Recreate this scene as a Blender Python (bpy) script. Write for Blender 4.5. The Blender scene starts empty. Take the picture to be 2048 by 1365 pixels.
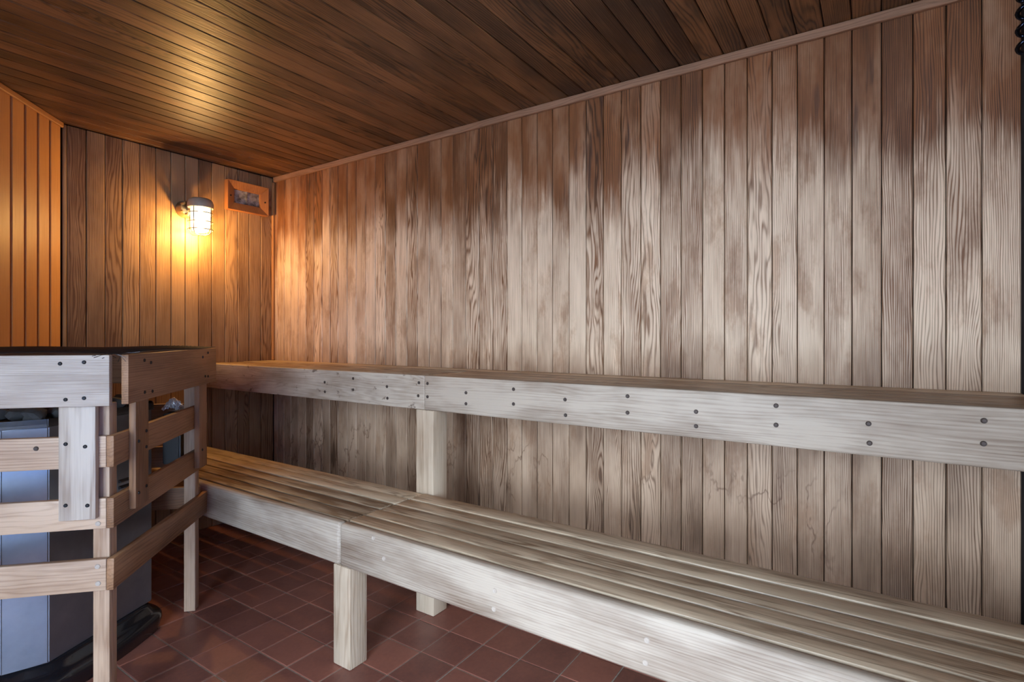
import bpy, bmesh, math, random
from mathutils import Vector, Matrix

random.seed(7)
SC = bpy.context.scene
COL = SC.collection

# ------------------------------------------------------------------ camera
H = 1.111                      # lens height above the tiles
F_PX = 1085.0                  # focal length in pixels of the 2048 px wide frame
YAW = math.radians(56.3)       # clockwise from +Y (the long bench wall runs along Y)
cam_data = bpy.data.cameras.new('camera')
cam_data.sensor_width = 36.0
cam_data.lens = F_PX / 2048 * 36.0
cam_data.shift_y = -12.5 / 2048
cam_data.clip_start = 0.02
cam = bpy.data.objects.new('camera', cam_data)
COL.objects.link(cam)
cam.location = (0, 0, H)
cam.rotation_euler = (math.pi / 2, 0, -YAW)
SC.camera = cam

# ------------------------------------------------------------------ world, daylight, exposure
SC.view_settings.view_transform = 'Standard'
SC.view_settings.look = 'None'
SC.view_settings.exposure = 0.22
SC.view_settings.gamma = 1.0
SC.view_settings.use_curve_mapping = False
world = bpy.data.worlds.new('sky'); SC.world = world
world.use_nodes = True
bg = world.node_tree.nodes['Background']
bg.inputs['Color'].default_value = (0.66, 0.81, 1.0, 1)
bg.inputs['Strength'].default_value = 24.0
LAMP_POWER = 37.0

XR = 2.038        # face of the long bench wall
YB = 3.19         # face of the back wall
YF = -0.346       # inner face of the glazed front wall
XS = -1.10        # inner face of the side wall beside the door
ZC = 2.11         # ceiling face
ZU, XU = .949, 1.600        # upper bench: seat height, front face
CORNER = Vector((0.9546, YB))
AZ = math.radians(44.0)
DW = Vector((math.sin(AZ), math.cos(AZ)))        # along the slanted left wall, away from the lens
NW = Vector((DW.y, -DW.x))                       # from that wall into the room
WIN = (-0.62, 0.12, 0.08, 1.78)                  # x0 x1 z0 z1 of the window in the front wall
DOOR = (-0.22, 0.94, 0.0, 1.88)                  # y0 y1 z0 z1 of the glass door in the side wall

for (a0, a1, z0, z1), side in ((WIN, 0), (DOOR, 1)):   # sky portals in the two glazed openings
    ld = bpy.data.lights.new('daylight_portal', 'AREA')
    ld.shape = 'RECTANGLE'; ld.size = a1 - a0; ld.size_y = z1 - z0
    ld.cycles.is_portal = True
    lo = bpy.data.objects.new('daylight_portal', ld); COL.objects.link(lo)
    lo.location = (XS - 0.13, (a0 + a1) / 2, (z0 + z1) / 2) if side else ((a0 + a1) / 2, YF - 0.13, (z0 + z1) / 2)
    lo.rotation_euler = (math.pi / 2, 0, -math.pi / 2 if side else 0)   # shining into the room

# ------------------------------------------------------------------ helpers
def lin(c):
    return tuple(((v / 255) / 12.92 if v / 255 <= .04045 else ((v / 255 + .055) / 1.055) ** 2.4) for v in c) + (1.0,)

def tag(o, label=None, cat=None, group=None, kind=None):
    if label: o['label'] = label
    if cat: o['category'] = cat
    if group: o['group'] = group
    if kind: o['kind'] = kind
    return o

def link(name, mesh, mat=None, parent=None, loc=(0, 0, 0), rot=None):
    o = bpy.data.objects.new(name, mesh); COL.objects.link(o)
    if mat is not None and mesh is not None and not mesh.materials: mesh.materials.append(mat)
    if parent is not None: o.parent = parent
    o.location = loc
    if rot is not None: o.rotation_euler = rot.to_euler() if isinstance(rot, (Matrix,)) else rot
    return o

def empty(name, loc=(0, 0, 0)):
    o = bpy.data.objects.new(name, None); COL.objects.link(o); o.location = loc
    o.empty_display_size = .05
    return o

def box_bm(bm, x0, x1, y0, y1, z0, z1):
    vs = [bm.verts.new((x, y, z)) for x in (x0, x1) for y in (y0, y1) for z in (z0, z1)]
    for f in ((0, 1, 3, 2), (4, 6, 7, 5), (0, 4, 5, 1), (2, 3, 7, 6), (0, 2, 6, 4), (1, 5, 7, 3)):
        bm.faces.new([vs[i] for i in f])

def finish(bm, name, smooth=None):
    bmesh.ops.recalc_face_normals(bm, faces=bm.faces)
    me = bpy.data.meshes.new(name); bm.to_mesh(me); bm.free()
    if smooth is not None:
        for p in me.polygons: p.use_smooth = True
        me.set_sharp_from_angle(angle=math.radians(smooth))
    return me

def slab_mesh(name, x0, x1, y0, y1, z0, z1):
    bm = bmesh.new(); box_bm(bm, x0, x1, y0, y1, z0, z1); return finish(bm, name)

_bc = {}
def plank_mesh(w, t, l, bev=.0015, seg=1):
    """a plank in its own frame: X width, Y thickness (face towards -Y at y=0), Z length"""
    k = (round(w, 4), round(t, 4), round(l, 4), bev, seg)
    if k in _bc: return _bc[k]
    bm = bmesh.new(); box_bm(bm, -w / 2, w / 2, 0, t, 0, l)
    bmesh.ops.bevel(bm, geom=bm.edges[:], offset=bev, segments=seg, affect='EDGES', profile=.5)
    me = finish(bm, 'plank', 40 if seg > 1 else None)
    return me if seg < 0 else _bc.setdefault(k, me)

def frame(ex, ey, ez):
    """rotation matrix from three axes"""
    m = Matrix((ex, ey, ez)).transposed(); return m

def plank(name, mat, parent, p, ex, ey, ez, w, t, l, bev=.0015, seg=1):
    """p = middle of the low end of the front face; ex width, ey into the plank, ez length"""
    me = plank_mesh(w, t, l, bev, seg)
    if me.materials and me.materials[0] is not mat: me = me.copy(); me.materials.clear()
    o = link(name, me, mat, parent, p)
    o.rotation_euler = frame(Vector(ex), Vector(ey), Vector(ez)).to_euler()
    return o

X, Y, Z = Vector((1, 0, 0)), Vector((0, 1, 0)), Vector((0, 0, 1))
def bx(name, mat, parent, x0, x1, y0, y1, z0, z1, along='z', bev=.0015, seg=1):
    """axis aligned timber with its grain along the given axis"""
    cx, cy, cz = (x0 + x1) / 2, (y0 + y1) / 2, (z0 + z1) / 2
    if along == 'z': return plank(name, mat, parent, (cx, y0, z0), X, Y, Z, x1 - x0, y1 - y0, z1 - z0, bev, seg)
    if along == 'y': return plank(name, mat, parent, (x0, y0, cz), Z, X, Y, z1 - z0, x1 - x0, y1 - y0, bev, seg)
    return plank(name, mat, parent, (x0, cy, z0), Y, Z, X, y1 - y0, z1 - z0, x1 - x0, bev, seg)

# pixel -> place: the picture gives the direction, the touched plane gives the distance
FW = Vector((math.sin(YAW), math.cos(YAW))); RT = Vector((math.cos(YAW), -math.sin(YAW)))
def ray(px, py):
    d = FW + RT * ((px - 1024) / F_PX)
    return Vector((d.x, d.y, -(py - 670) / F_PX))
def on_plane(px, py, q, n):
    r = ray(px, py); k = (q.x * n.x + q.y * n.y) / (r.x * n.x + r.y * n.y)
    return Vector((r.x * k, r.y * k, r.z * k + H))

# ------------------------------------------------------------------ materials
class NT:
    def __init__(s, name):
        s.m = bpy.data.materials.new(name); s.m.use_nodes = True
        s.t = s.m.node_tree; s.n = s.t.nodes; s.l = s.t.links
        s.b = s.n['Principled BSDF']
    def node(s, ty, **kw):
        n = s.n.new(ty)
        for k, v in kw.items(): setattr(n, k, v)
        return n
    def put(s, sock, v):
        if isinstance(v, (int, float)): sock.default_value = v
        elif isinstance(v, tuple): sock.default_value = v
        else: s.l.new(v, sock)
    def math(s, op, a, b=0.0, c=0.0, clamp=False):
        n = s.node('ShaderNodeMath', operation=op, use_clamp=clamp)
        s.put(n.inputs[0], a); s.put(n.inputs[1], b); s.put(n.inputs[2], c)
        return n.outputs[0]
    def vmath(s, op, a, b):
        n = s.node('ShaderNodeVectorMath', operation=op)
        s.put(n.inputs[0], a); s.put(n.inputs[1], b); return n.outputs[0]
    def noise(s, vec, scale, detail=2.0, rough=.5):
        n = s.node('ShaderNodeTexNoise'); s.put(n.inputs['Vector'], vec)
        n.inputs['Scale'].default_value = scale; n.inputs['Detail'].default_value = detail
        n.inputs['Roughness'].default_value = rough
        return n.outputs['Fac']
    def smooth(s, v, a, b, lo=0.0, hi=1.0):
        n = s.node('ShaderNodeMapRange', interpolation_type='SMOOTHSTEP')
        s.put(n.inputs['Value'], v); n.inputs['From Min'].default_value = a; n.inputs['From Max'].default_value = b
        n.inputs['To Min'].default_value = lo; n.inputs['To Max'].default_value = hi
        return n.outputs['Result']
    def mix(s, f, a, b):
        n = s.node('ShaderNodeMix', data_type='RGBA'); s.put(n.inputs[0], f)
        s.put(n.inputs[6], a); s.put(n.inputs[7], b); return n.outputs[2]
    def bump(s, h, strength, dist):
        n = s.node('ShaderNodeBump'); n.inputs['Strength'].default_value = strength
        n.inputs['Distance'].default_value = dist; s.put(n.inputs['Height'], h)
        s.l.new(n.outputs['Normal'], s.b.inputs['Normal'])

def wood(name, light, dark, rough=.55, lines=200.0, ring_k=.42, vary=.5, blotch=1.0, bias=0.0,
         stains=(), fibre=.5, bump=.35, spec=.35, swirl=(2.0, 15.0), drips=False, spots=False, patches=False):
    """weathered cedar: growth rings along local Z, fibres, blotches, a tone of its own for every board.
    stains: (z_low, z_high, colour, amount, spread) = wood discoloured by years of heat or wear above/below a height"""
    t = NT(name)
    tc = t.node('ShaderNodeTexCoord'); oi = t.node('ShaderNodeObjectInfo')
    r1 = oi.outputs['Random']
    r2 = t.math('FRACT', t.math('MULTIPLY', r1, 17.31))
    r3 = t.math('FRACT', t.math('MULTIPLY', r1, 53.77))
    cx = t.node('ShaderNodeCombineXYZ')
    t.put(cx.inputs[0], t.math('MULTIPLY', r1, 31.0)); t.put(cx.inputs[1], t.math('MULTIPLY', r2, 17.0)); t.put(cx.inputs[2], t.math('MULTIPLY', r3, 43.0))
    V = t.vmath('ADD', tc.outputs['Object'], cx.outputs[0])
    sx = t.node('ShaderNodeSeparateXYZ'); t.l.new(tc.outputs['Object'], sx.inputs[0])
    n1 = t.noise(t.vmath('MULTIPLY', V, (1.0, 1.0, .14)), 7.0, 3.0, .5)
    n0 = t.noise(t.vmath('MULTIPLY', V, (1.0, 1.0, .07)), 55.0, 2.0, .5)
    vo = t.node('ShaderNodeTexVoronoi'); t.put(vo.inputs['Vector'], t.vmath('MULTIPLY', V, (1.0, 0.4, .22))); vo.inputs['Scale'].default_value = 8.0
    knot = t.smooth(vo.outputs['Distance'], .30, .0)
    flat = t.math('SUBTRACT', 1.0, t.math('MULTIPLY', r2, .8))
    amp = t.math('ADD', swirl[0], t.math('MULTIPLY', r2, swirl[1]))
    ph = t.math('ADD', t.math('MULTIPLY', t.math('MULTIPLY', sx.outputs[0], lines), flat), t.math('MULTIPLY', n1, amp))
    ph = t.math('ADD', ph, t.math('MULTIPLY', n0, 1.6))
    ph = t.math('ADD', ph, t.math('MULTIPLY', knot, t.math('MULTIPLY', r2, 4.0)))
    s_ = t.math('SINE', t.math('MULTIPLY', ph, 6.2832))
    ring = t.math('POWER', t.math('MULTIPLY_ADD', s_, .5, .5), 2.6)
    ring = t.math('MULTIPLY', ring, t.math('MULTIPLY_ADD', n0, 1.4, .3))
    fib = t.noise(t.vmath('MULTIPLY', V, (1.0, 1.0, .025)), 230.0, 2.0, .6)
    blo = t.noise(t.vmath('MULTIPLY', V, (1.0, 1.0, .30)), 9.0, 4.0, .55)
    str_ = t.noise(t.vmath('MULTIPLY', V, (1.0, 1.0, .06)), 45.0, 3.0, .55)
    f = t.math('MULTIPLY', ring, ring_k)
    f = t.math('ADD', f, t.math('MULTIPLY', t.math('SUBTRACT', fib, .5), fibre))
    f = t.math('ADD', f, t.math('MULTIPLY', t.math('SUBTRACT', blo, .5), 1.5 * blotch))
    f = t.math('ADD', f, t.math('MULTIPLY', t.math('SUBTRACT', r3, .5), vary))
    f = t.math('ADD', f, .28 + bias, clamp=True)
    col = t.mix(f, lin(light), lin(dark))
    if patches:    # worn areas where the old brown surface is left between bleached wood
        pn = t.noise(t.vmath('MULTIPLY', V, (1.0, 1.0, .35)), 11.0, 5.0, .65)
        col = t.mix(t.math('MULTIPLY', t.smooth(pn, .50, .66), .55), col, t.mix(f, lin((172, 124, 86)), lin((96, 64, 44))))
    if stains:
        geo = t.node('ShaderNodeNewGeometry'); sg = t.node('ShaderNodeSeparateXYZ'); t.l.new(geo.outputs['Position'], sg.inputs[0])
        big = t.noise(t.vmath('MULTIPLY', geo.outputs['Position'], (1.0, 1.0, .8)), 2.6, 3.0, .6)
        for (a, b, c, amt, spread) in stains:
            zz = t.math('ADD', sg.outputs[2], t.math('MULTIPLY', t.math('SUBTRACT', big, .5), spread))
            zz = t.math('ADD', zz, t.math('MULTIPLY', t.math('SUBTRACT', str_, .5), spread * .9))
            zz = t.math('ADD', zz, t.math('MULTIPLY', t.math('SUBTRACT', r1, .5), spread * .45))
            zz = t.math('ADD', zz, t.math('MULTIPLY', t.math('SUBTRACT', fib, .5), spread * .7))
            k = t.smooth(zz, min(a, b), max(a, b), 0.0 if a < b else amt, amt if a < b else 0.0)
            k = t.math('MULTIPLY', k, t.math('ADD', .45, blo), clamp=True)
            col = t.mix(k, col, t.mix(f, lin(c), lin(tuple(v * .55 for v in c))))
    if spots:      # dark mould and knot spots
        sn = t.smooth(t.noise(t.vmath('MULTIPLY', V, (1.0, 1.0, .55)), 24.0, 3.0, .6), .60, .68)
        col = t.mix(t.math('MULTIPLY', sn, .75), col, lin((78, 56, 44)))
    if drips:      # rusty branching water marks low on the wall
        ch = t.smooth(t.noise(t.vmath('MULTIPLY', V, (1.0, 1.0, .10)), 30.0, 3.0, .6), .56, .66)
        ch = t.math('MULTIPLY', t.math('MULTIPLY', ch, t.smooth(sg.outputs[2], 1.45, 1.85)), t.smooth(big, .40, .60))
        col = t.mix(t.math('MULTIPLY', ch, .6), col, lin((64, 44, 38)))     # scorched streaks near the ceiling
        vn = t.noise(t.vmath('MULTIPLY', geo.outputs['Position'], (1.0, 1.0, .45)), 9.0, 4.0, .55)
        vein = t.smooth(t.math('ABSOLUTE', t.math('SUBTRACT', vn, .5)), .022, .0)
        zone = t.math('MULTIPLY', t.smooth(sg.outputs[2], .70, .56), t.smooth(big, .46, .60))
        col = t.mix(t.math('MULTIPLY', t.math('MULTIPLY', vein, zone), .6), col, lin((92, 58, 36)))
    t.l.new(col, t.b.inputs['Base Color'])
    t.put(t.b.inputs['Roughness'], t.math('MULTIPLY_ADD', fib, .25, rough - .12))
    t.b.inputs['Specular IOR Level'].default_value = spec
    t.bump(t.math('ADD', t.math('MULTIPLY', ring, .5), fib), bump, .0012)
    return t.m

def plain(name, col, rough=.5, metal=0.0, noise_scale=None, var=.25, bump=0.0, spec=.5, coat=0.0):
    t = NT(name)
    tc = t.node('ShaderNodeTexCoord')
    n = t.noise(tc.outputs['Object'], noise_scale or 20.0, 4.0, .6)
    c2 = tuple(max(0, v * (1 - var)) for v in col)
    t.l.new(t.mix(n, lin(col), lin(c2)), t.b.inputs['Base Color'])
    t.put(t.b.inputs['Roughness'], t.math('MULTIPLY_ADD', n, .2, rough - .1))
    t.b.inputs['Metallic'].default_value = metal
    t.b.inputs['Specular IOR Level'].default_value = spec
    if coat: t.b.inputs['Coat Weight'].default_value = coat
    if bump: t.bump(n, bump, .003)
    return t.m

M = {}
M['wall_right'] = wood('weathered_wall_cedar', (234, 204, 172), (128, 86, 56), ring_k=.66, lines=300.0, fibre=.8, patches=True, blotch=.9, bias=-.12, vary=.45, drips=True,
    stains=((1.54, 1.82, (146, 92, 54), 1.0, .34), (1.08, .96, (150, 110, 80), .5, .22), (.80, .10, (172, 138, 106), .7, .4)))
M['wall_back'] = wood('brown_wall_cedar', (178, 138, 96), (104, 70, 44), ring_k=.55, blotch=.9, vary=.6)
M['wall_left'] = wood('honey_wall_cedar', (200, 144, 84), (158, 100, 52), ring_k=.24, blotch=.6, vary=.3, rough=.45, spec=.4)
M['ceiling'] = wood('dark_ceiling_cedar', (140, 96, 60), (58, 36, 22), ring_k=.5, blotch=1.3, vary=.7, rough=.42, spec=.45, bias=.12)
M['trim'] = wood('trim_wood', (168, 126, 98), (100, 72, 54), ring_k=.3, vary=.3)
M['trim_honey'] = wood('honey_trim_wood', (188, 132, 78), (140, 88, 48), ring_k=.25, vary=.2)
M['fascia'] = wood('pale_bench_board', (182, 165, 146), (116, 94, 76), ring_k=.22, blotch=1.7, vary=.1, bias=-.08, lines=150, fibre=.75, rough=.6)
M['fascia_spots'] = wood('spotted_bench_board', (188, 170, 150), (122, 98, 78), ring_k=.20, blotch=1.6, vary=.1, bias=-.05, lines=150, fibre=.8, rough=.6, spots=True)
M['slat'] = wood('worn_bench_slat', (204, 180, 150), (116, 90, 66), ring_k=.45, blotch=.8, vary=.8, lines=170, rough=.42, spec=.45, fibre=1.0)
M['post'] = wood('pale_post', (206, 184, 158), (140, 112, 86), ring_k=.28, blotch=.9, vary=.15, lines=150, fibre=.7)
M['guard_lit'] = wood('lit_guard_board', (204, 172, 142), (132, 96, 70), ring_k=.26, blotch=1.1, vary=.2, lines=150, fibre=.6)  # lighter twin of the side boards: daylight on the front put into the colour
M['guard'] = wood('shaded_guard_board', (166, 122, 86), (92, 60, 38), ring_k=.26, blotch=1.1, vary=.4, lines=150, fibre=.6)  # darker twin of the front boards: side shade partly painted into the colour
M['guard_pale'] = wood('pale_guard_board', (200, 184, 166), (130, 106, 88), ring_k=.34, blotch=1.1, vary=.1, lines=260, bias=-.06, fibre=.7)
M['frame_wood'] = wood('vent_frame_wood', (186, 122, 68), (132, 78, 40), ring_k=.25, vary=.1)
M['backing'] = plain('dark_wall_core', (40, 26, 18), .9)
M['grout'] = plain('grey_grout', (190, 172, 152), .9, noise_scale=60, var=.4)
M['screw'] = plain('dark_screw', (46, 44, 46), .45, .6)
M['bolt_hole'] = plain('dark_bolt', (84, 70, 62), .6, .3)
M['pale_plug'] = plain('pale_plug', (200, 182, 164), .6)
M['steel'] = plain('heater_steel', (168, 174, 184), .40, .95, noise_scale=9, var=.25, bump=.05)
M['steel_dark'] = plain('heater_rim_steel', (118, 116, 116), .35, .9, noise_scale=30, var=.3)
M['black'] = plain('glossy_black_pan', (22, 22, 26), .22, .0, spec=.6, coat=.4)
M['black_box'] = plain('black_box_paint', (20, 20, 22), .5)
M['stone'] = plain('heater_stone', (96, 94, 92), .85, noise_scale=25, var=.5, bump=.5)
M['foil'] = plain('crumpled_foil', (222, 226, 230), .38, .7, var=.1)
M['wire'] = plain('dark_wire', (70, 62, 60), .5, .7)
M['cap'] = plain('lamp_cap_metal', (206, 190, 164), .5, .2, noise_scale=40)
M['cage'] = plain('lamp_cage_wire', (120, 110, 96), .4, .7)
M['brass'] = plain('lamp_bracket', (176, 160, 132), .35, .8)
M['aluminium'] = plain('dark_door_frame', (36, 38, 42), .4, .5)
M['deck'] = plain('added_pale_deck', (176, 178, 180), .8)
M['added_blue_wall'] = plain('added_wall_blue', (22, 104, 172), .6, noise_scale=2, var=.4)  # colour of the made-up outside wall that turns the heater's reflection blue
M['water'] = plain('added_blue_water', (24, 110, 180), .5, noise_scale=3, var=.3, bump=.1, spec=.1)  # colour of the made-up pool, kept matt so the heater mirrors blue
M['spring'] = plain('spring_steel', (40, 46, 60), .15, .9)

def tile_mat():
    t = NT('quarry_tile')
    tc = t.node('ShaderNodeTexCoord'); oi = t.node('ShaderNodeObjectInfo'); geo = t.node('ShaderNodeNewGeometry')
    n = t.noise(geo.outputs['Position'], 7.0, 5.0, .6); n2 = t.noise(geo.outputs['Position'], 70.0, 3.0, .6)
    f = t.math('ADD', t.math('MULTIPLY', n, .8), t.math('MULTIPLY', t.math('SUBTRACT', oi.outputs['Random'], .5), .5))
    f = t.math('ADD', f, t.math('MULTIPLY', t.math('SUBTRACT', n2, .5), .5), clamp=True)
    c = t.mix(f, lin((152, 94, 76)), lin((98, 60, 52)))
    scuff = t.smooth(t.noise(geo.outputs['Position'], 160.0, 2.0, .5), .70, .78)
    c = t.mix(t.math('MULTIPLY', scuff, .35), c, lin((176, 140, 120)))
    t.l.new(c, t.b.inputs['Base Color'])
    t.put(t.b.inputs['Roughness'], t.math('MULTIPLY_ADD', n, .35, .22))
    t.b.inputs['Specular IOR Level'].default_value = .45
    t.bump(n2, .12, .002)
    return t.m
M['tile'] = tile_mat()

def glass_mat(name, tint, gloss=.08):
    t = NT(name); t.n.remove(t.b)
    tr = t.node('ShaderNodeBsdfTransparent'); tr.inputs[0].default_value = tint
    gl = t.node('ShaderNodeBsdfGlossy'); gl.inputs['Roughness'].default_value = .02
    mx = t.node('ShaderNodeMixShader'); mx.inputs[0].default_value = gloss
    t.l.new(tr.outputs[0], mx.inputs[1]); t.l.new(gl.outputs[0], mx.inputs[2])
    t.l.new(mx.outputs[0], t.n['Material Output'].inputs['Surface'])
    return t.m
M['glass'] = glass_mat('clear_pane', (.96, .98, 1, 1))
def jar_mat():
    t = NT('glowing_jar_glass'); t.n.remove(t.b)
    tr = t.node('ShaderNodeBsdfTransparent'); em = t.node('ShaderNodeEmission')
    em.inputs[0].default_value = (1, .86, .58, 1); em.inputs[1].default_value = 2.6
    mx = t.node('ShaderNodeMixShader'); mx.inputs[0].default_value = .5
    t.l.new(tr.outputs[0], mx.inputs[1]); t.l.new(em.outputs[0], mx.inputs[2])
    t.l.new(mx.outputs[0], t.n['Material Output'].inputs['Surface'])
    return t.m
M['jar'] = jar_mat()
def emit(name, c, s):
    t = NT(name); t.b.inputs['Base Color'].default_value = c
    t.b.inputs['Emission Color'].default_value = c; t.b.inputs['Emission Strength'].default_value = s
    return t.m
M['bulb'] = emit('lit_bulb', (1, .86, .6, 1), 22.0)
def dusty():
    t = NT('dusty_vent_glass')
    tc = t.node('ShaderNodeTexCoord')
    n = t.noise(tc.outputs['Object'], 28.0, 5.0, .65)
    t.l.new(t.mix(t.smooth(n, .35, .7), lin((84, 76, 70)), lin((176, 168, 160))), t.b.inputs['Base Color'])
    t.b.inputs['Roughness'].default_value = .35
    return t.m
M['dusty'] = dusty()

# ------------------------------------------------------------------ the room
def struct(name, mesh, mat): return tag(link(name, mesh, mat), kind='structure')
BT = .016           # board thickness

# floor
floor = struct('floor', slab_mesh('floor', XS - .1, XR + .12, YF - .10, YB + .12, -.10, -.0035), M['grout'])
def inside(x, y, m=.05):
    if not (XS - m < x < XR + m and YF - m < y < YB + m): return False
    return (Vector((x, y)) - CORNER).dot(NW) > -m
TP = .156
bm = bmesh.new(); box_bm(bm, -TP / 2 + .0026, TP / 2 - .0026, -TP / 2 + .0026, TP / 2 - .0026, -.012, 0)
bmesh.ops.bevel(bm, geom=[e for e in bm.edges if all(v.co.z > -.001 for v in e.verts)], offset=.0016, segments=1, affect='EDGES')
tile_me = finish(bm, 'tile'); tile_me.materials.append(M['tile'])
for i in range(-20, 6):
    for j in range(-12, 16):
        x = 1.5584 + (i + .5) * TP; y = 1.166 + (j + .5) * TP
        if inside(x, y, .06):
            o = link('tile', tile_me, None, floor, (x, y, random.uniform(-.0008, .0004)))
            o.rotation_euler = (random.uniform(-.003, .003), random.uniform(-.003, .003), random.choice((0, 1, 2, 3)) * math.pi / 2)

# long bench wall
wall_right = struct('wall_right', slab_mesh('wall_right', XR + BT, XR + .12, YF - .12, YB + .12, -.02, ZC + .1), M['backing'])
edges = [3.189, 3.151, 3.08, 3.008, 2.934, 2.859, 2.781, 2.705, 2.634, 2.56, 2.482, 2.406, 2.327, 2.251, 2.173, 2.096, 2.016, 1.94, 1.86,
         1.782, 1.705, 1.626, 1.546, 1.467, 1.387, 1.308, 1.228, 1.151, 1.071, .992, .914, .837, .756, .678, .6, .522, .445, .369, .29,
         .213, .135, .058, -.02, -.099, -.177, -.258, -.342]
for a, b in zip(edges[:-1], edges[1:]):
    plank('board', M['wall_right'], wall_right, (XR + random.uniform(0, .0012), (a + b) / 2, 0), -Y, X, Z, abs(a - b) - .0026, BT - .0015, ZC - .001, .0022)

# back wall
wall_back = struct('wall_back', slab_mesh('wall_back', CORNER.x - .35, XR + .016, YB + BT, YB + .12, -.02, ZC + .1), M['backing'])
edges = [.955, .972, 1.048, 1.125, 1.2, 1.278, 1.355, 1.43, 1.504, 1.576, 1.65, 1.726, 1.804, 1.876, 1.952, 2.0375]
for a, b in zip(edges[:-1], edges[1:]):
    plank('board', M['wall_back'], wall_back, ((a + b) / 2, YB + random.uniform(0, .0015), 0), X, Y, Z, b - a - .003, BT - .002, ZC - .001, .0024)

# slanted left wall behind the heater
def wall_frame_point(s, off=0.0, z=0.0):      # s metres from the back corner towards the door
    p = CORNER - DW * s + NW * off
    return Vector((p.x, p.y, z))
SL = (CORNER.x - XS) / DW.x
bm = bmesh.new()
pts = [wall_frame_point(-.02, -BT), wall_frame_point(SL + .05, -BT), wall_frame_point(SL + .05, -.12), wall_frame_point(-.02, -.12)]
lo = [bm.verts.new((p.x, p.y, -.02)) for p in pts]; hi = [bm.verts.new((p.x, p.y, ZC + .1)) for p in pts]
bm.faces.new(lo); bm.faces.new(hi)
for k in range(4): bm.faces.new((lo[k], lo[(k + 1) % 4], hi[(k + 1) % 4], hi[k]))
wall_left = struct('wall_left', finish(bm, 'wall_left'), M['backing'])
s = .012
EXL = Vector((DW.x, DW.y, 0)); EYL = Vector((-NW.x, -NW.y, 0))
while s < SL:
    p = wall_frame_point(s + .0405)
    plank('board', M['wall_left'], wall_left, p, EXL, EYL, Z, .0748, BT - .002, ZC - .001, .003)
    s += .0855

# side wall with the glass door, front wall with a window
y_side = wall_frame_point(SL).y
def pierced(name, pt, a0, a1, opening, mat, ex, ey):
    """wall slab with one opening; pt(a, t, z): a along the wall, t outwards"""
    o0, o1, z0, z1 = opening
    bm = bmesh.new()
    for (p, q, r, w) in ((a0 - .12, o0, -.02, ZC + .1), (o0, o1, z1, ZC + .1), (o0, o1, -.02, z0), (o1, a1 + .12, -.02, ZC + .1)):
        if w - r < .03 or q - p < .005: continue
        vs = [bm.verts.new(pt(x, y, z)) for x in (p, q) for y in (BT, .12) for z in (r, w)]
        for f in ((0, 1, 3, 2), (4, 6, 7, 5), (0, 4, 5, 1), (2, 3, 7, 6), (0, 2, 6, 4), (1, 5, 7, 3)): bm.faces.new([vs[i] for i in f])
    o = struct(name, finish(bm, name), M['backing'])
    a = a0 + .002
    while a < a1 - .02:
        w = min(.0785, a1 - a)
        segs = [(0, ZC - .001)]
        if a + w > o0 - .03 and a < o1 + .03: segs = [q for q in ((0, z0 - .035), (z1 + .035, ZC - .001)) if q[1] - q[0] > .05]
        for (r, q) in segs: plank('board', mat, o, pt(a + w / 2, 0, r), ex, ey, Z, w - .003, BT - .002, q - r, .0024)
        a += w
    return o
def pt_side(a, t, z): return Vector((XS - t, a, z))
def pt_front(a, t, z): return Vector((a, YF - t, z))
wall_side = pierced('wall_side', pt_side, YF, y_side, DOOR, M['wall_left'], Y, -X)
wall_front = pierced('wall_front', pt_front, XS, XR, WIN, M['wall_back'], -X, -Y)
def glazed(name, pt, r, bars, handle):
    a0, a1, z0, z1 = r
    def b_(bm, p, q, t0, t1, z0, z1):
        vs = [bm.verts.new(pt(x, y, z)) for x in (p, q) for y in (t0, t1) for z in (z0, z1)]
        for f in ((0, 1, 3, 2), (4, 6, 7, 5), (0, 4, 5, 1), (2, 3, 7, 6), (0, 2, 6, 4), (1, 5, 7, 3)): bm.faces.new([vs[i] for i in f])
    bm = bmesh.new(); w = .05
    b_(bm, a0 - .025, a0 + .025, -.012, .11, z0, z1 + .025); b_(bm, a1 - .025, a1 + .025, -.012, .11, z0, z1 + .025)
    b_(bm, a0 + .025, a1 - .025, -.012, .11, z1 - .025, z1 + .025); b_(bm, a0 + .025, a1 - .025, -.012, .11, z0 + .0005, z0 + .03)
    for m in bars: b_(bm, m - .02, m + .02, .03, .08, z0 + .03, z1 - .025)
    o = struct(name, finish(bm, name), M['aluminium'])
    xs = [a0 + .025] + [m for m in bars] + [a1 - .025]
    for i, (p, q) in enumerate(zip(xs[:-1], xs[1:])):
        bm = bmesh.new(); b_(bm, p + (.021 if i else .001), q - (.021 if i < len(xs) - 2 else .001), .052, .058, z0 + .031, z1 - .026)
        link('pane', finish(bm, 'pane'), M['glass'], o)
    if handle is not None:
        bm = bmesh.new(); b_(bm, handle - .014, handle + .014, -.01, .030, .85, 1.20)
        bmesh.ops.bevel(bm, geom=bm.edges[:], offset=.006, segments=2, affect='EDGES')
        link('door_handle', finish(bm, 'handle', 40), M['frame_wood'], o)
    return o
glazed('door_1', pt_side, DOOR, (.36,), .36); glazed('window_1', pt_front, WIN, (), None)
deck = struct('ground', slab_mesh('ground', -9, 5, -9, YF - .125, -.16, -.06), M['deck'])  # invented deck, added with the pool for the heater's reflection
deck2 = struct('ground_side', slab_mesh('ground_side', -9, XS - .125, YF - .124, 7, -.16, -.06), M['deck'])  # side part of the same invented deck
added_pool = struct('added_pool_water', slab_mesh('added_pool_water', -3.4, 3.2, -6.5, -.85, -.10, -.055), M['water'])  # invented pool, added to give the heater a blue reflection
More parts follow.
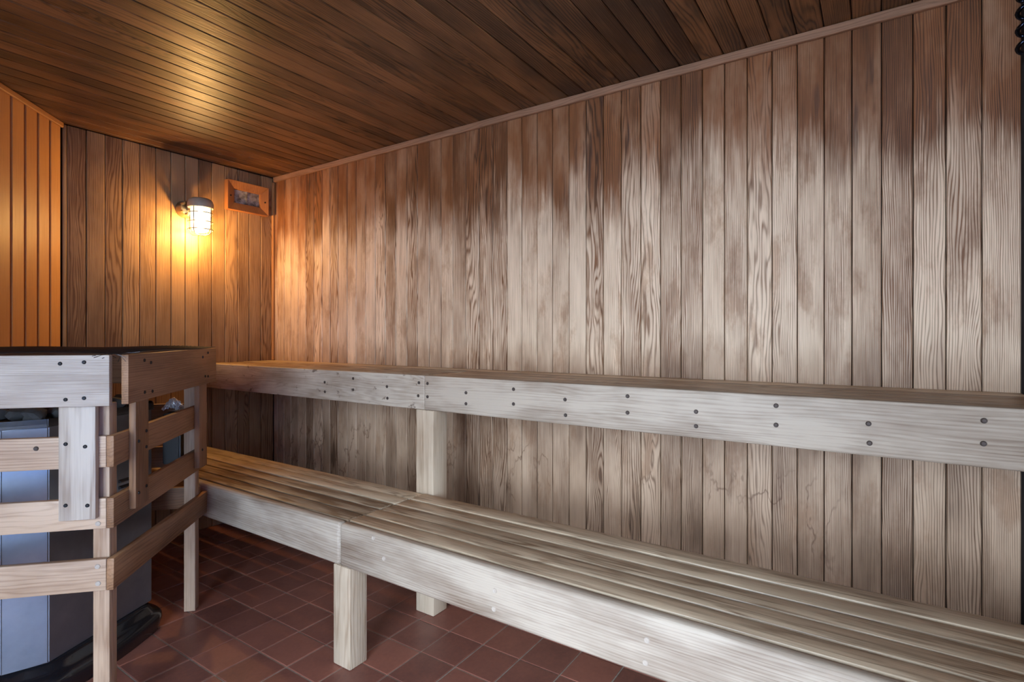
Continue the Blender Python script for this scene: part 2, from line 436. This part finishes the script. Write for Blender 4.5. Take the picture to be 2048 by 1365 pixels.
struct('wall_added_blue', slab_mesh('wall_added_blue', -5.2, 3.6, -6.9, -6.7, -.16, 4.6), M['added_blue_wall'])  # unseen wall added to screen the sky and tint the heater's reflection

# ceiling
ceiling = struct('ceiling', slab_mesh('ceiling', XS - .12, XR + .12, YF - .12, YB + .12, ZC + BT, ZC + .14), M['backing'])
yk = .058 - 6 * .0775
while yk < YB:
    y0 = max(yk, YF + .001); y1 = min(yk + .0775, YB - .0005)
    if y1 - y0 > .01:
        ym = (y0 + y1) / 2
        xs = max(XS, CORNER.x - (YB - y0) * DW.x / DW.y) - (.02 if y0 < .9 else .0)
        xs = min(xs + .0, XR - .5)
        plank('board', M['ceiling'], ceiling, (xs, ym, ZC + random.uniform(0, .001)), Y, Z, X, y1 - y0 - .0032, BT - .002, XR - xs - .001, .0026)
    yk += .0775

# trims
tr1 = bx('trim_1', M['trim'], None, XR - .016, XR - .0005, YF + .01, YB - .018, ZC - .030, ZC - .0005, 'y', .002); tag(tr1, kind='structure')
p = wall_frame_point(1.9, .0005, ZC - .0125)
tr2 = plank('trim_2', M['trim_honey'], None, wall_frame_point(1.9, .014, ZC - .0135), -Z, Vector((-NW.x, -NW.y, 0)), EXL, .024, .0125, 1.885, .003); tag(tr2, kind='structure')
tr3 = bx('trim_3', M['trim_honey'], None, XR - .016, XR - .0005, YB - .017, YB - .0005, ZU + .002, ZC - .0305, 'z', .003); tag(tr3, kind='structure')

# ------------------------------------------------------------------ screws and bolts
def disc_mesh(r, h, inset=True):
    bm = bmesh.new()
    bmesh.ops.create_cone(bm, cap_ends=True, segments=12, radius1=r, radius2=r * .86, depth=h)
    if inset:
        top = [f for f in bm.faces if len(f.verts) == 12 and f.normal.z > .5]
        ret = bmesh.ops.inset_individual(bm, faces=top, thickness=r * .34)
        bmesh.ops.translate(bm, vec=(0, 0, -h * .35), verts=list({v for f in top for v in f.verts}))
    return finish(bm, 'fastener')
SCREW = disc_mesh(.0055, .003); SCREW.materials.append(M['screw'])
BOLT = disc_mesh(.0068, .003); BOLT.materials.append(M['bolt_hole'])
PLUG = disc_mesh(.0075, .003); PLUG.materials.append(M['pale_plug'])
def fastener(name, me, parent, p, n):
    o = link(name, me, None, parent, p)
    o.rotation_euler = Vector((n[0], n[1], 0)).to_track_quat('Z', 'Y').to_euler()
    return o

# ------------------------------------------------------------------ benches
ZL, XL = .481, 1.187        # lower bench
YJ = 1.486                  # joint between the two lengths of each bench
def bench(name, y0, y1, xf, xb, zt, slats, fh, label, legs, cleats=(), bev=.012, fm='fascia'):
    e = empty(name, ((xf + xb) / 2, (y0 + y1) / 2, 0))
    tag(e, label, 'bench', 'sauna benches')
    off = e.location
    def loc(o): o.location = o.location - off; return o
    loc(bx('front_board', M[fm], e, xf, xf + .037, y0, y1, zt - fh, zt, 'y', bev, 3))
    for (a, b) in slats:
        j = random.uniform(-.002, .001)
        loc(bx('slat', M['slat'], e, a, b, y0 + random.uniform(.0005, .006), y1 - random.uniform(.0, .001), zt - .034 + j, zt + j, 'y', .0045, 2))
    for (a, b, c, d, h) in legs:
        loc(bx('leg', M['post'], e, a, b, c, d, .0005, h, 'z', .004, 2))
    for (a, b, c, d, z0, z1, al) in cleats:
        loc(bx('support_rail', M['post'], e, a, b, c, d, z0, z1, al, .002))
    return e
LS = [(1.2290, 1.2920), (1.3000, 1.3640), (1.3730, 1.4370), (1.4450, 1.5120), (1.5210, 1.5985)]
US = [(1.6380, 1.7300), (1.7345, 1.8290), (1.8335, 1.9300), (1.9345, 2.0375)]
zc_l = ZL - .0345
lo_r = bench('lower_bench', YF + .001, YJ - .001, XL, 1.5985, ZL, LS, .143,
    'long pale lower bench on square legs running beneath the upper bench post',
    [(XL + .004, XL + .078, 1.437, 1.521, ZL - .1435), (XL + .038, XL + .110, -.30, -.22, zc_l), (1.51, 1.585, -.30, -.22, zc_l)],
    [(XL + .038, 1.585, .52, .56, zc_l - .09, zc_l, 'x')])
lo_l = bench('lower_bench', YJ + .001, YB - .0005, XL, 1.5985, ZL, LS, .143,
    'short lower bench reaching behind the heater guard to the lamp wall',
    [],
    [(XL + .038, 1.585, 2.30, 2.34, zc_l - .09, zc_l, 'x'), (XL + .038, 1.585, YB - .060, YB - .0005, zc_l - .09, zc_l, 'x')])
zc_u = ZU - .0345
up_r = bench('upper_bench', YF + .001, YJ - .001, XU, 2.0355, ZU, US, .137,
    'long pale upper bench with bolted front board, from joint post to glazed wall',
    [(XU + .003, XU + .085, 1.4400, 1.5340, ZU - .1375)],
    [(1.995, 2.0365, YF + .03, YJ - .01, zc_u - .09, zc_u, 'y'), (XU + .04, 1.99, .58, .62, zc_u - .088, zc_u, 'x')], bev=.004)
up_l = bench('upper_bench', YJ + .001, YB - .0005, XU, 2.0355, ZU, US, .137,
    'short upper bench in the lamp corner, its front board blotched with dark stains',
    [],
    [(1.995, 2.0365, YJ + .01, YB - .05, zc_u - .09, zc_u, 'y'), (XU + .04, 1.99, YB - .045, YB - .004, zc_u - .09, zc_u, 'x')], bev=.004, fm='fascia_spots')
QU = Vector((XU, 0))
for (px, py) in ((649.6, 765), (650, 784), (706.4, 757.5), (706.4, 780), (774, 773.6), (775, 797), (838, 766), (836.6, 792), (855, 767.5), (855, 794),
                 (932, 786), (932, 808), (1027, 779), (1027, 808.5), (1130, 799.7), (1131, 831), (1255, 793), (1255, 826), (1392, 824), (1392, 853),
                 (1552, 812), (1552, 850.6), (1737, 848), (1739, 887), (1968, 842), (1967, 888)):
    p = on_plane(px, py, QU, Vector((1, 0)))
    par = up_r if p.y < YJ else up_l
    fastener('bolt', BOLT, par, p + Vector((-.0006, 0, 0)) - par.location, (-1, 0))
QL = Vector((XL, 0))
for (px, py) in ((990, 1182), (988, 1219), (1294, 1281), (1291, 1326), (768, 1118), (747, 1077)):
    p = on_plane(px, py, QL, Vector((1, 0)))
    fastener('wood_plug', PLUG, lo_r, p + Vector((-.0004, 0, 0)) - lo_r.location, (-1, 0))

# ------------------------------------------------------------------ heater guard
C0 = Vector((.641, 1.759))
def g(u, v, z=0.0):          # u along the guard away from the lens, v from its outer side towards the left wall
    p = C0 + DW * u - NW * v
    return Vector((p.x, p.y, z))
EU = Vector((DW.x, DW.y, 0)); EV = Vector((-NW.x, -NW.y, 0))
gl = g(.36, .38)
guard = empty('heater_guard', gl)
tag(guard, 'slatted wooden guard rail with wide top boards around the steel sauna heater', 'guard rail')
def gb(name, mat, u0, u1, v0, v1, z0, z1, along, bev=.0025, dz=0.0):
    """guard timber, grain along u, v or z; dz lowers the far end"""
    if along == 'u':
        ez = (EU * (u1 - u0) + Vector((0, 0, -dz))).normalized(); ex = (EV.cross(ez)).normalized()
        o = plank(name, mat, guard, g(u0, v0, (z0 + z1) / 2) - gl, ex, EV, ez, z1 - z0, v1 - v0, u1 - u0, bev, 2)
    elif along == 'v':
        o = plank(name, mat, guard, g(u0, v0, (z0 + z1) / 2) - gl, Z, EU, EV, z1 - z0, u1 - u0, v1 - v0, bev, 2)
    else:
        o = plank(name, mat, guard, g((u0 + u1) / 2, v0, z0) - gl, EU, EV, Z, u1 - u0, v1 - v0, z1 - z0, bev, 2)
    return o
VW = .762          # the left wall
gb('post', M['guard_lit'], .019, .062, .019, .060, .0005, .918, 'z')
gb('post', M['guard_lit'], .690, .735, .019, .060, .0005, .918, 'z')
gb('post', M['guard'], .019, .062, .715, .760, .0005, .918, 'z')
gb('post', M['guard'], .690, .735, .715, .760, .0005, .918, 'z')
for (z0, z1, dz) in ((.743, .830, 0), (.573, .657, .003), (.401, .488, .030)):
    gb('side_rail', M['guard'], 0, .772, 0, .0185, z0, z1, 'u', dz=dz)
    gb('front_rail', M['guard_lit'], 0, .0185, .019, VW, z0, z1, 'v')
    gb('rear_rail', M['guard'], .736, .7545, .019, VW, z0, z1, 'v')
gb('top_board', M['guard_pale'], -.038, -.0195, -.006, VW, .917, 1.056, 'v')
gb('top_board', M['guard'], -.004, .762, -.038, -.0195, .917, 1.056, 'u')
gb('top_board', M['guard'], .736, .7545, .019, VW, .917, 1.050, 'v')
gb('hanger', M['guard_pale'], -.0193, -.0003, .036, .124, .606, 1.030, 'z')
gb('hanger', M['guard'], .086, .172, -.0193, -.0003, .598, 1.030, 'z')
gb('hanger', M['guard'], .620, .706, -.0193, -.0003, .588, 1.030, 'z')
gb('hanger', M['guard_pale'], -.0193, -.0003, .640, .725, .606, 1.030, 'z')
# wire mesh laid over the top
bm = bmesh.new()
def wire(bm, a, b, r=.0013):
    d = (b - a); q = d.to_track_quat('Z', 'Y'); R = q.to_matrix()
    rings = []
    for p in (a, b):
        rings.append([bm.verts.new(p + R @ Vector((r * math.cos(k * 2.094), r * math.sin(k * 2.094), 0))) for k in range(3)])
    for k in range(3): bm.faces.new((rings[0][k], rings[0][(k + 1) % 3], rings[1][(k + 1) % 3], rings[1][k]))
def sag(u, v): return 1.061 + .003 * math.sin(9 * u + 4 * v) + .003 * math.sin(13 * v)
n = 8
for k in range(52):
    u = -.036 + k * .015
    if u > .755: break
    P = [g(u, -.036 + j * .79 / n, sag(u, -.036 + j * .79 / n)) - gl for j in range(n + 1)]
    for a, b in zip(P[:-1], P[1:]): wire(bm, a, b)
for k in range(54):
    v = -.036 + k * .015
    if v > .755: break
    P = [g(-.036 + j * .79 / n, v, sag(-.036 + j * .79 / n, v)) - gl for j in range(n + 1)]
    for a, b in zip(P[:-1], P[1:]): wire(bm, a, b)
for k in range(14):          # loose frayed ends at the open corner
    v = random.uniform(-.03, .02); a = g(-.036 + random.uniform(0, .05), v, 1.058) - gl
    b = a + Vector((random.uniform(-.03, .03), random.uniform(-.03, .02), random.uniform(-.03, .006))); wire(bm, a, b, .0009)
wm = link('wire_mesh', finish(bm, 'wire_mesh'), M['wire'], guard)
wm['kind'] = 'stuff'; wm['label'] = 'dark wire mesh stretched over the top'
# screws
def on_front(px, py, u):   # plane u = const
    q = C0 + DW * u; return on_plane(px, py, q, DW)
def on_side(px, py, v):
    q = C0 - NW * v; return on_plane(px, py, q, NW)
for (px, py) in ((120, 728), (168, 725), (131, 800), (168, 797)):
    fastener('screw', SCREW, guard, on_front(px, py, -.0385) - gl, -DW)
for (px, py) in ((131, 889), (170, 894), (131, 1012), (174.6, 1012)):
    fastener('screw', SCREW, guard, on_front(px, py, -.0200) - gl, -DW)
fastener('knot', BOLT, guard, on_front(72, 898, -.0006) - gl, -DW)
for (px, py) in ((195, 1134), (196, 1168), (196, 1048)):
    fastener('nail_head', PLUG, guard, on_front(px, py, -.0004) - gl, -DW)
for (px, py) in ((289, 721), (302, 725.5), (405.6, 714.7), (416, 706), (289.6, 785), (305, 783), (410.5, 753), (416, 753)):
    fastener('screw', SCREW, guard, on_side(px, py, -.0385) - gl, NW)
for (px, py) in ((278, 883), (293, 862), (293, 894), (278, 986), (293, 972), (405, 900)):
    fastener('screw', SCREW, guard, on_side(px, py, -.0200) - gl, NW)

# ------------------------------------------------------------------ sauna heater
P1 = (.2134, .2713); E1 = (.9366, -.3502); E2 = (.3502, .9366)
def hp(a, b, z): return g(P1[0] + a * E1[0] + b * E2[0], P1[1] + a * E1[1] + b * E2[1], z)
hl = hp(.2, .15, 0)
heater = empty('sauna_heater', hl)
tag(heater, 'grey steel sauna heater with cut corners on a round-edged black base pan', 'heater')
OUT = [(0, 0), (.394, 0), (.448, .055), (.448, .27), (-.076, .40), (-.076, .076)]
def prism(name, mat, pts, z0, z1, parent, org, bev=.004, open_top=None):
    bm = bmesh.new()
    lo = [bm.verts.new(hp(a, b, z0) - org) for a, b in pts]; hi = [bm.verts.new(hp(a, b, z1) - org) for a, b in pts]
    bm.faces.new(lo); top = bm.faces.new(hi); k = len(pts)
    for i in range(k): bm.faces.new((lo[i], lo[(i + 1) % k], hi[(i + 1) % k], hi[i]))
    if open_top:
        bmesh.ops.inset_region(bm, faces=[top], thickness=open_top[0])
        bmesh.ops.translate(bm, vec=(0, 0, -open_top[1]), verts=list(top.verts))
    if bev: bmesh.ops.bevel(bm, geom=bm.edges[:], offset=bev, segments=2, affect='EDGES', clamp_overlap=True)
    return link(name, finish(bm, name, 35), mat, parent)
def grow(pts, d):
    cx = sum(p[0] for p in pts) / len(pts); cy = sum(p[1] for p in pts) / len(pts)
    out = []
    for (a, b) in pts:
        l = math.hypot(a - cx, b - cy); out.append((a + (a - cx) / l * d, b + (b - cy) / l * d))
    return out
prism('body', M['steel'], OUT, .106, .829, heater, hl, .003)
prism('rim', M['steel_dark'], grow(OUT, .007), .829, .856, heater, hl, .002, open_top=(.012, .02))
# louvre slots on the long face
for k in range(5):
    z = .60 - k * .022
    bm = bmesh.new()
    for sgn in (0,):
        a0, a1 = .250, .345
        vs = [hp(a0, -.001, z), hp(a1, -.001, z), hp(a1, -.010, z - .006), hp(a0, -.010, z - .006), hp(a0, -.001, z - .012), hp(a1, -.001, z - .012)]
        vs = [bm.verts.new(v - hl) for v in vs]
        bm.faces.new((vs[0], vs[1], vs[2], vs[3])); bm.faces.new((vs[3], vs[2], vs[5], vs[4])); bm.faces.new((vs[0], vs[3], vs[4])); bm.faces.new((vs[1], vs[5], vs[2])); bm.faces.new((vs[0], vs[4], vs[5], vs[1]))
    link('louvre', finish(bm, 'louvre'), M['steel_dark'], heater)
fastener('rim_screw', SCREW, heater, hp(-.040, .033, .842) - hl, (hp(-.05, -.05, 0) - hp(0, 0, 0)).xy)
# black base pan with a fat rounded lip
def rounded(pts, r, seg=8):
    out = []; k = len(pts)
    for i in range(k):
        p = Vector(pts[i]); a = (Vector(pts[i - 1]) - p); b = (Vector(pts[(i + 1) % k]) - p)
        rr = min(r, a.length * .49, b.length * .49)
        s0 = p + a.normalized() * rr; s1 = p + b.normalized() * rr
        for j in range(seg + 1):
            t = j / seg; out.append(tuple((1 - t) ** 2 * s0 + 2 * t * (1 - t) * p + t * t * s1))
    return out
base = rounded([(-.085, .40), (-.085, .055), (-.01, -.035), (.20, -.055), (.410, -.030), (.450, .06), (.450, .27)], .11)
bm = bmesh.new()
prof = [(0.0, .0005), (.004, .012), (.014, .040), (.012, .055), (.004, .066), (-.010, .072), (-.020, .080), (-.030, .096), (-.045, .106), (-.09, .106)]
rows = []
for (d, z) in prof:
    rows.append([bm.verts.new(hp(a, b, z) - hl) for a, b in grow(base, d)])
k = len(base)
for ra, rb in zip(rows[:-1], rows[1:]):
    for i in range(k): bm.faces.new((ra[i], ra[(i + 1) % k], rb[(i + 1) % k], rb[i]))
bm.faces.new(rows[-1]); bm.faces.new(rows[0])
link('base_pan', finish(bm, 'base_pan', 50), M['black'], heater)
# stones heaped in the top of the heater: loose, each one a thing of its own
def stone_mesh(seed, r):
    rnd = random.Random(seed)
    bm = bmesh.new(); bmesh.ops.create_icosphere(bm, subdivisions=2, radius=r)
    ax = [Vector((rnd.uniform(-1, 1), rnd.uniform(-1, 1), rnd.uniform(-1, 1))).normalized() for _ in range(7)]
    for v in bm.verts:
        n_ = v.co.normalized(); k = 1.0
        for a in ax:
            dd = n_.dot(a)
            if dd > .72: k = min(k, .72 / dd)
        v.co = n_ * r * k * rnd.uniform(.97, 1.02); v.co.z *= .72
    return finish(bm, 'stone', 30)
SM = [stone_mesh(i, .036) for i in range(5)]
for m_ in SM: m_.materials.append(M['stone'])
for i in range(6):
    for j in range(4):
        a = .005 + i * .074 + (j % 2) * .012; b = .055 + j * .068
        if b > .33 - a * .20 or a > .415: continue
        o = link('heater_stone', SM[(i * 3 + j) % 5], None, None, hp(a, b, .836 + .0262))
        o.rotation_euler = (0, 0, random.uniform(0, 6.28))
        tag(o, 'rough grey sauna stone in the heater top under the wire mesh', 'stone', 'stones in the heater top')

# black box with crumpled foil beside the heater
b0 = g(.70, .098, 0)
cbox = empty('control_box', b0); tag(cbox, 'small black metal box fixed inside the guard beside the heater', 'control box')
bm = bmesh.new()
pts = [g(.668, .068), g(.734, .068), g(.734, .128), g(.668, .128)]
def pr(bm, pts, z0, z1, org):
    lo = [bm.verts.new(Vector((p.x, p.y, z0)) - org) for p in pts]; hi = [bm.verts.new(Vector((p.x, p.y, z1)) - org) for p in pts]
    bm.faces.new(lo); bm.faces.new(hi)
    for i in range(len(pts)): bm.faces.new((lo[i], lo[(i + 1) % len(pts)], hi[(i + 1) % len(pts)], hi[i]))
pr(bm, pts, .60, .800, b0)
bmesh.ops.bevel(bm, geom=bm.edges[:], offset=.003, segments=2, affect='EDGES')
link('housing', finish(bm, 'housing', 40), M['black_box'], cbox)
bm = bmesh.new(); pr(bm, [g(.672, .0665), g(.730, .0665), g(.730, .068), g(.672, .068)], .615, .790, b0)
link('cover_plate', finish(bm, 'cover_plate'), M['steel_dark'], cbox)
bm = bmesh.new(); bmesh.ops.create_grid(bm, x_segments=26, y_segments=20, size=.5)
rnd = random.Random(3)
for v in bm.verts:
    u_ = .667 + (v.co.x + .5) * .062; v_ = .068 + (v.co.y + .5) * .064
    v.co = g(u_ + rnd.uniform(-.003, .003), v_ + rnd.uniform(-.003, .003), .804 + max(0, .045 * math.cos(2.6 * v.co.x) * math.cos(2.6 * v.co.y)) + rnd.uniform(0, .012)) - b0
fo = bpy.data.objects.new('foil_sheet', finish(bm, 'foil_sheet')); COL.objects.link(fo)
fo.data.materials.append(M['foil']); fo.location = b0
sol = fo.modifiers.new('t', 'SOLIDIFY'); sol.thickness = .0006
tag(fo, 'crumpled silver foil lying on the black box beside the heater', 'foil')

# ------------------------------------------------------------------ caged wall lamp
LX, LY = 1.529, 3.075
lz = 1.657
lamp = empty('wall_lamp', (LX, YB, lz))
tag(lamp, 'lit jelly-jar wall lamp with metal cap and wire cage', 'lamp')
lorg = lamp.location
def lathe(name, prof, mat, parent, c, seg=24, smooth=40):
    bm = bmesh.new(); rows = []
    for (r, z) in prof:
        rows.append([bm.verts.new((c[0] + r * math.cos(2 * math.pi * k / seg), c[1] + r * math.sin(2 * math.pi * k / seg), c[2] + z)) for k in range(seg)])
    for a, b in zip(rows[:-1], rows[1:]):
        for k in range(seg): bm.faces.new((a[k], a[(k + 1) % seg], b[(k + 1) % seg], b[k]))
    bm.faces.new(rows[0]); bm.faces.new(rows[-1])
    return link(name, finish(bm, name, smooth), mat, parent)
c = (0, LY - YB, 0)
lathe('cap', [(.0465, .149), (.062, .149), (.064, .153), (.064, .172), (.058, .190), (.046, .200), (.030, .204), (.010, .205)], M['cap'], lamp, c)
lathe('jar', [(.001, .012), (.022, .014), (.038, .024), (.046, .042), (.048, .065), (.048, .149), (.046, .152)], M['jar'], lamp, c)
lathe('bulb', [(.001, .040), (.014, .043), (.024, .054), (.027, .068), (.024, .084), (.016, .102), (.013, .118), (.013, .150)], M['bulb'], lamp, c, 18)
def tube(bm, pts, r, seg=6):
    rows = []
    for i, p in enumerate(pts):
        d = (pts[min(i + 1, len(pts) - 1)] - pts[max(i - 1, 0)]).normalized()
        R = d.to_track_quat('Z', 'Y').to_matrix()
        rows.append([bm.verts.new(p + R @ Vector((r * math.cos(2 * math.pi * k / seg), r * math.sin(2 * math.pi * k / seg), 0))) for k in range(seg)])
    for a, b in zip(rows[:-1], rows[1:]):
        for k in range(seg): bm.faces.new((a[k], a[(k + 1) % seg], b[(k + 1) % seg], b[k]))
    bm.faces.new(rows[0]); bm.faces.new(list(reversed(rows[-1])))
cage = empty('cage'); cage.parent = lamp
cc = Vector(c)
for k in range(4):
    a = 2 * math.pi * (k + .35) / 4
    d = Vector((math.cos(a), math.sin(a), 0))
    bm = bmesh.new()
    tube(bm, [cc + d * .059 + Z * .152, cc + d * .060 + Z * .10, cc + d * .060 + Z * .03, cc + d * .056 + Z * .012, cc + d * .044 + Z * .003, cc + d * .004 + Z * .001], .0022)
    link('cage_wire', finish(bm, 'cage_wire', 60), M['cage'], cage)
for z in (.120, .072, .030):
    bm = bmesh.new()
    tube(bm, [cc + Vector((.0615 * math.cos(2 * math.pi * k / 28), .0615 * math.sin(2 * math.pi * k / 28), z)) for k in range(29)], .0020)
    link('cage_ring', finish(bm, 'cage_ring', 60), M['cage'], cage)
bm = bmesh.new()      # bracket: box on the wall, curved arm, set screws
bmesh.ops.create_cone(bm, cap_ends=True, segments=20, radius1=.048, radius2=.040, depth=.045, matrix=Matrix.Translation((-.03, -.0235, .150)) @ Matrix.Rotation(math.pi / 2, 4, 'X'))
link('wall_box', finish(bm, 'wall_box', 40), M['brass'], lamp)
bm = bmesh.new()
tube(bm, [Vector((-.03, -.040, .150)), Vector((-.025, -.060, .155)), Vector((-.012, -.085, .165)), Vector((0, LY - YB + .02, .175))], .016, 10)
link('arm', finish(bm, 'arm', 60), M['brass'], lamp)
for (x_, z_) in ((-.062, .172), (-.066, .130), (-.040, .118)):
    bm = bmesh.new()
    bmesh.ops.create_cone(bm, cap_ends=True, segments=8, radius1=.007, radius2=.007, depth=.03, matrix=Matrix.Translation((x_, -.055, z_)) @ Matrix.Rotation(math.pi / 2, 4, 'X'))
    link('set_screw', finish(bm, 'set_screw'), M['brass'], lamp)
pl = bpy.data.lights.new('lamp_light', 'POINT'); pl.energy = LAMP_POWER; pl.color = (1.0, .56, .17); pl.shadow_soft_size = .022
po = bpy.data.objects.new('lamp_light', pl); COL.objects.link(po); po.location = (LX, LY, lz + .068 - .036)

# ------------------------------------------------------------------ vent window by the lamp
vx0, vx1, vz0, vz1 = 1.722, 1.980, 1.853, 2.028
vent = empty('vent_frame', ((vx0 + vx1) / 2, YB, vz0)); tag(vent, 'mitred wooden frame around a small dusty glazed vent near the ceiling', 'vent')
vo = vent.location; fw_ = .046; fd = .040
def mitre(name, q):
    bm = bmesh.new()
    f = [bm.verts.new(Vector((x, YB - (fd if i in (0, 1) else fd * .62), z)) - vo) for i, (x, z) in enumerate(q)]
    b = [bm.verts.new(Vector((x, YB - .0005, z)) - vo) for x, z in q]
    bm.faces.new(f); bm.faces.new(b)
    for i in range(4): bm.faces.new((f[i], f[(i + 1) % 4], b[(i + 1) % 4], b[i]))
    bmesh.ops.bevel(bm, geom=bm.edges[:], offset=.0012, segments=1, affect='EDGES')
    return link(name, finish(bm, name), M['frame_wood'], vent)
A, B, Cc, Dd = (vx0, vz0), (vx1, vz0), (vx1, vz1), (vx0, vz1)
a, b, c_, d_ = (vx0 + fw_, vz0 + fw_), (vx1 - fw_, vz0 + fw_), (vx1 - fw_, vz1 - fw_), (vx0 + fw_, vz1 - fw_)
mitre('frame_rail', (A, B, b, a)); mitre('frame_stile', (B, Cc, c_, b)); mitre('frame_rail', (Cc, Dd, d_, c_)); mitre('frame_stile', (Dd, A, a, d_))
link('pane', slab_mesh('pane', a[0] - vo.x + .001, b[0] - vo.x - .001, -.010, -.006, a[1] - vo.z + .001, d_[1] - vo.z - .001), M['dusty'], vent)
link('glazing_bar', slab_mesh('bar', -.004, .004, -.016, -.0105, a[1] - vo.z + .001, d_[1] - vo.z - .001), M['dusty'], vent)
for x_ in (vx0 + .02, vx1 - .02):
    fastener('screw', SCREW, vent, Vector((x_, YB - fd + .006, (vz0 + vz1) / 2 - .005)) - vo, (0, -1))

# ------------------------------------------------------------------ coil spring in the front corner
bm = bmesh.new()
sp = Vector((1.93, YF + .019, 1.855))
tube(bm, [Vector((.012 * math.cos(k * .4), .012 * math.sin(k * .4), k * .4 / 6.283 * .046)) for k in range(int(6.283 * 5 / .4))], .0055, 8)
spring = link('door_spring', finish(bm, 'door_spring', 60), M['spring'], None, sp)
tag(spring, 'dark steel coil spring in the corner beside the glazed wall', 'spring')
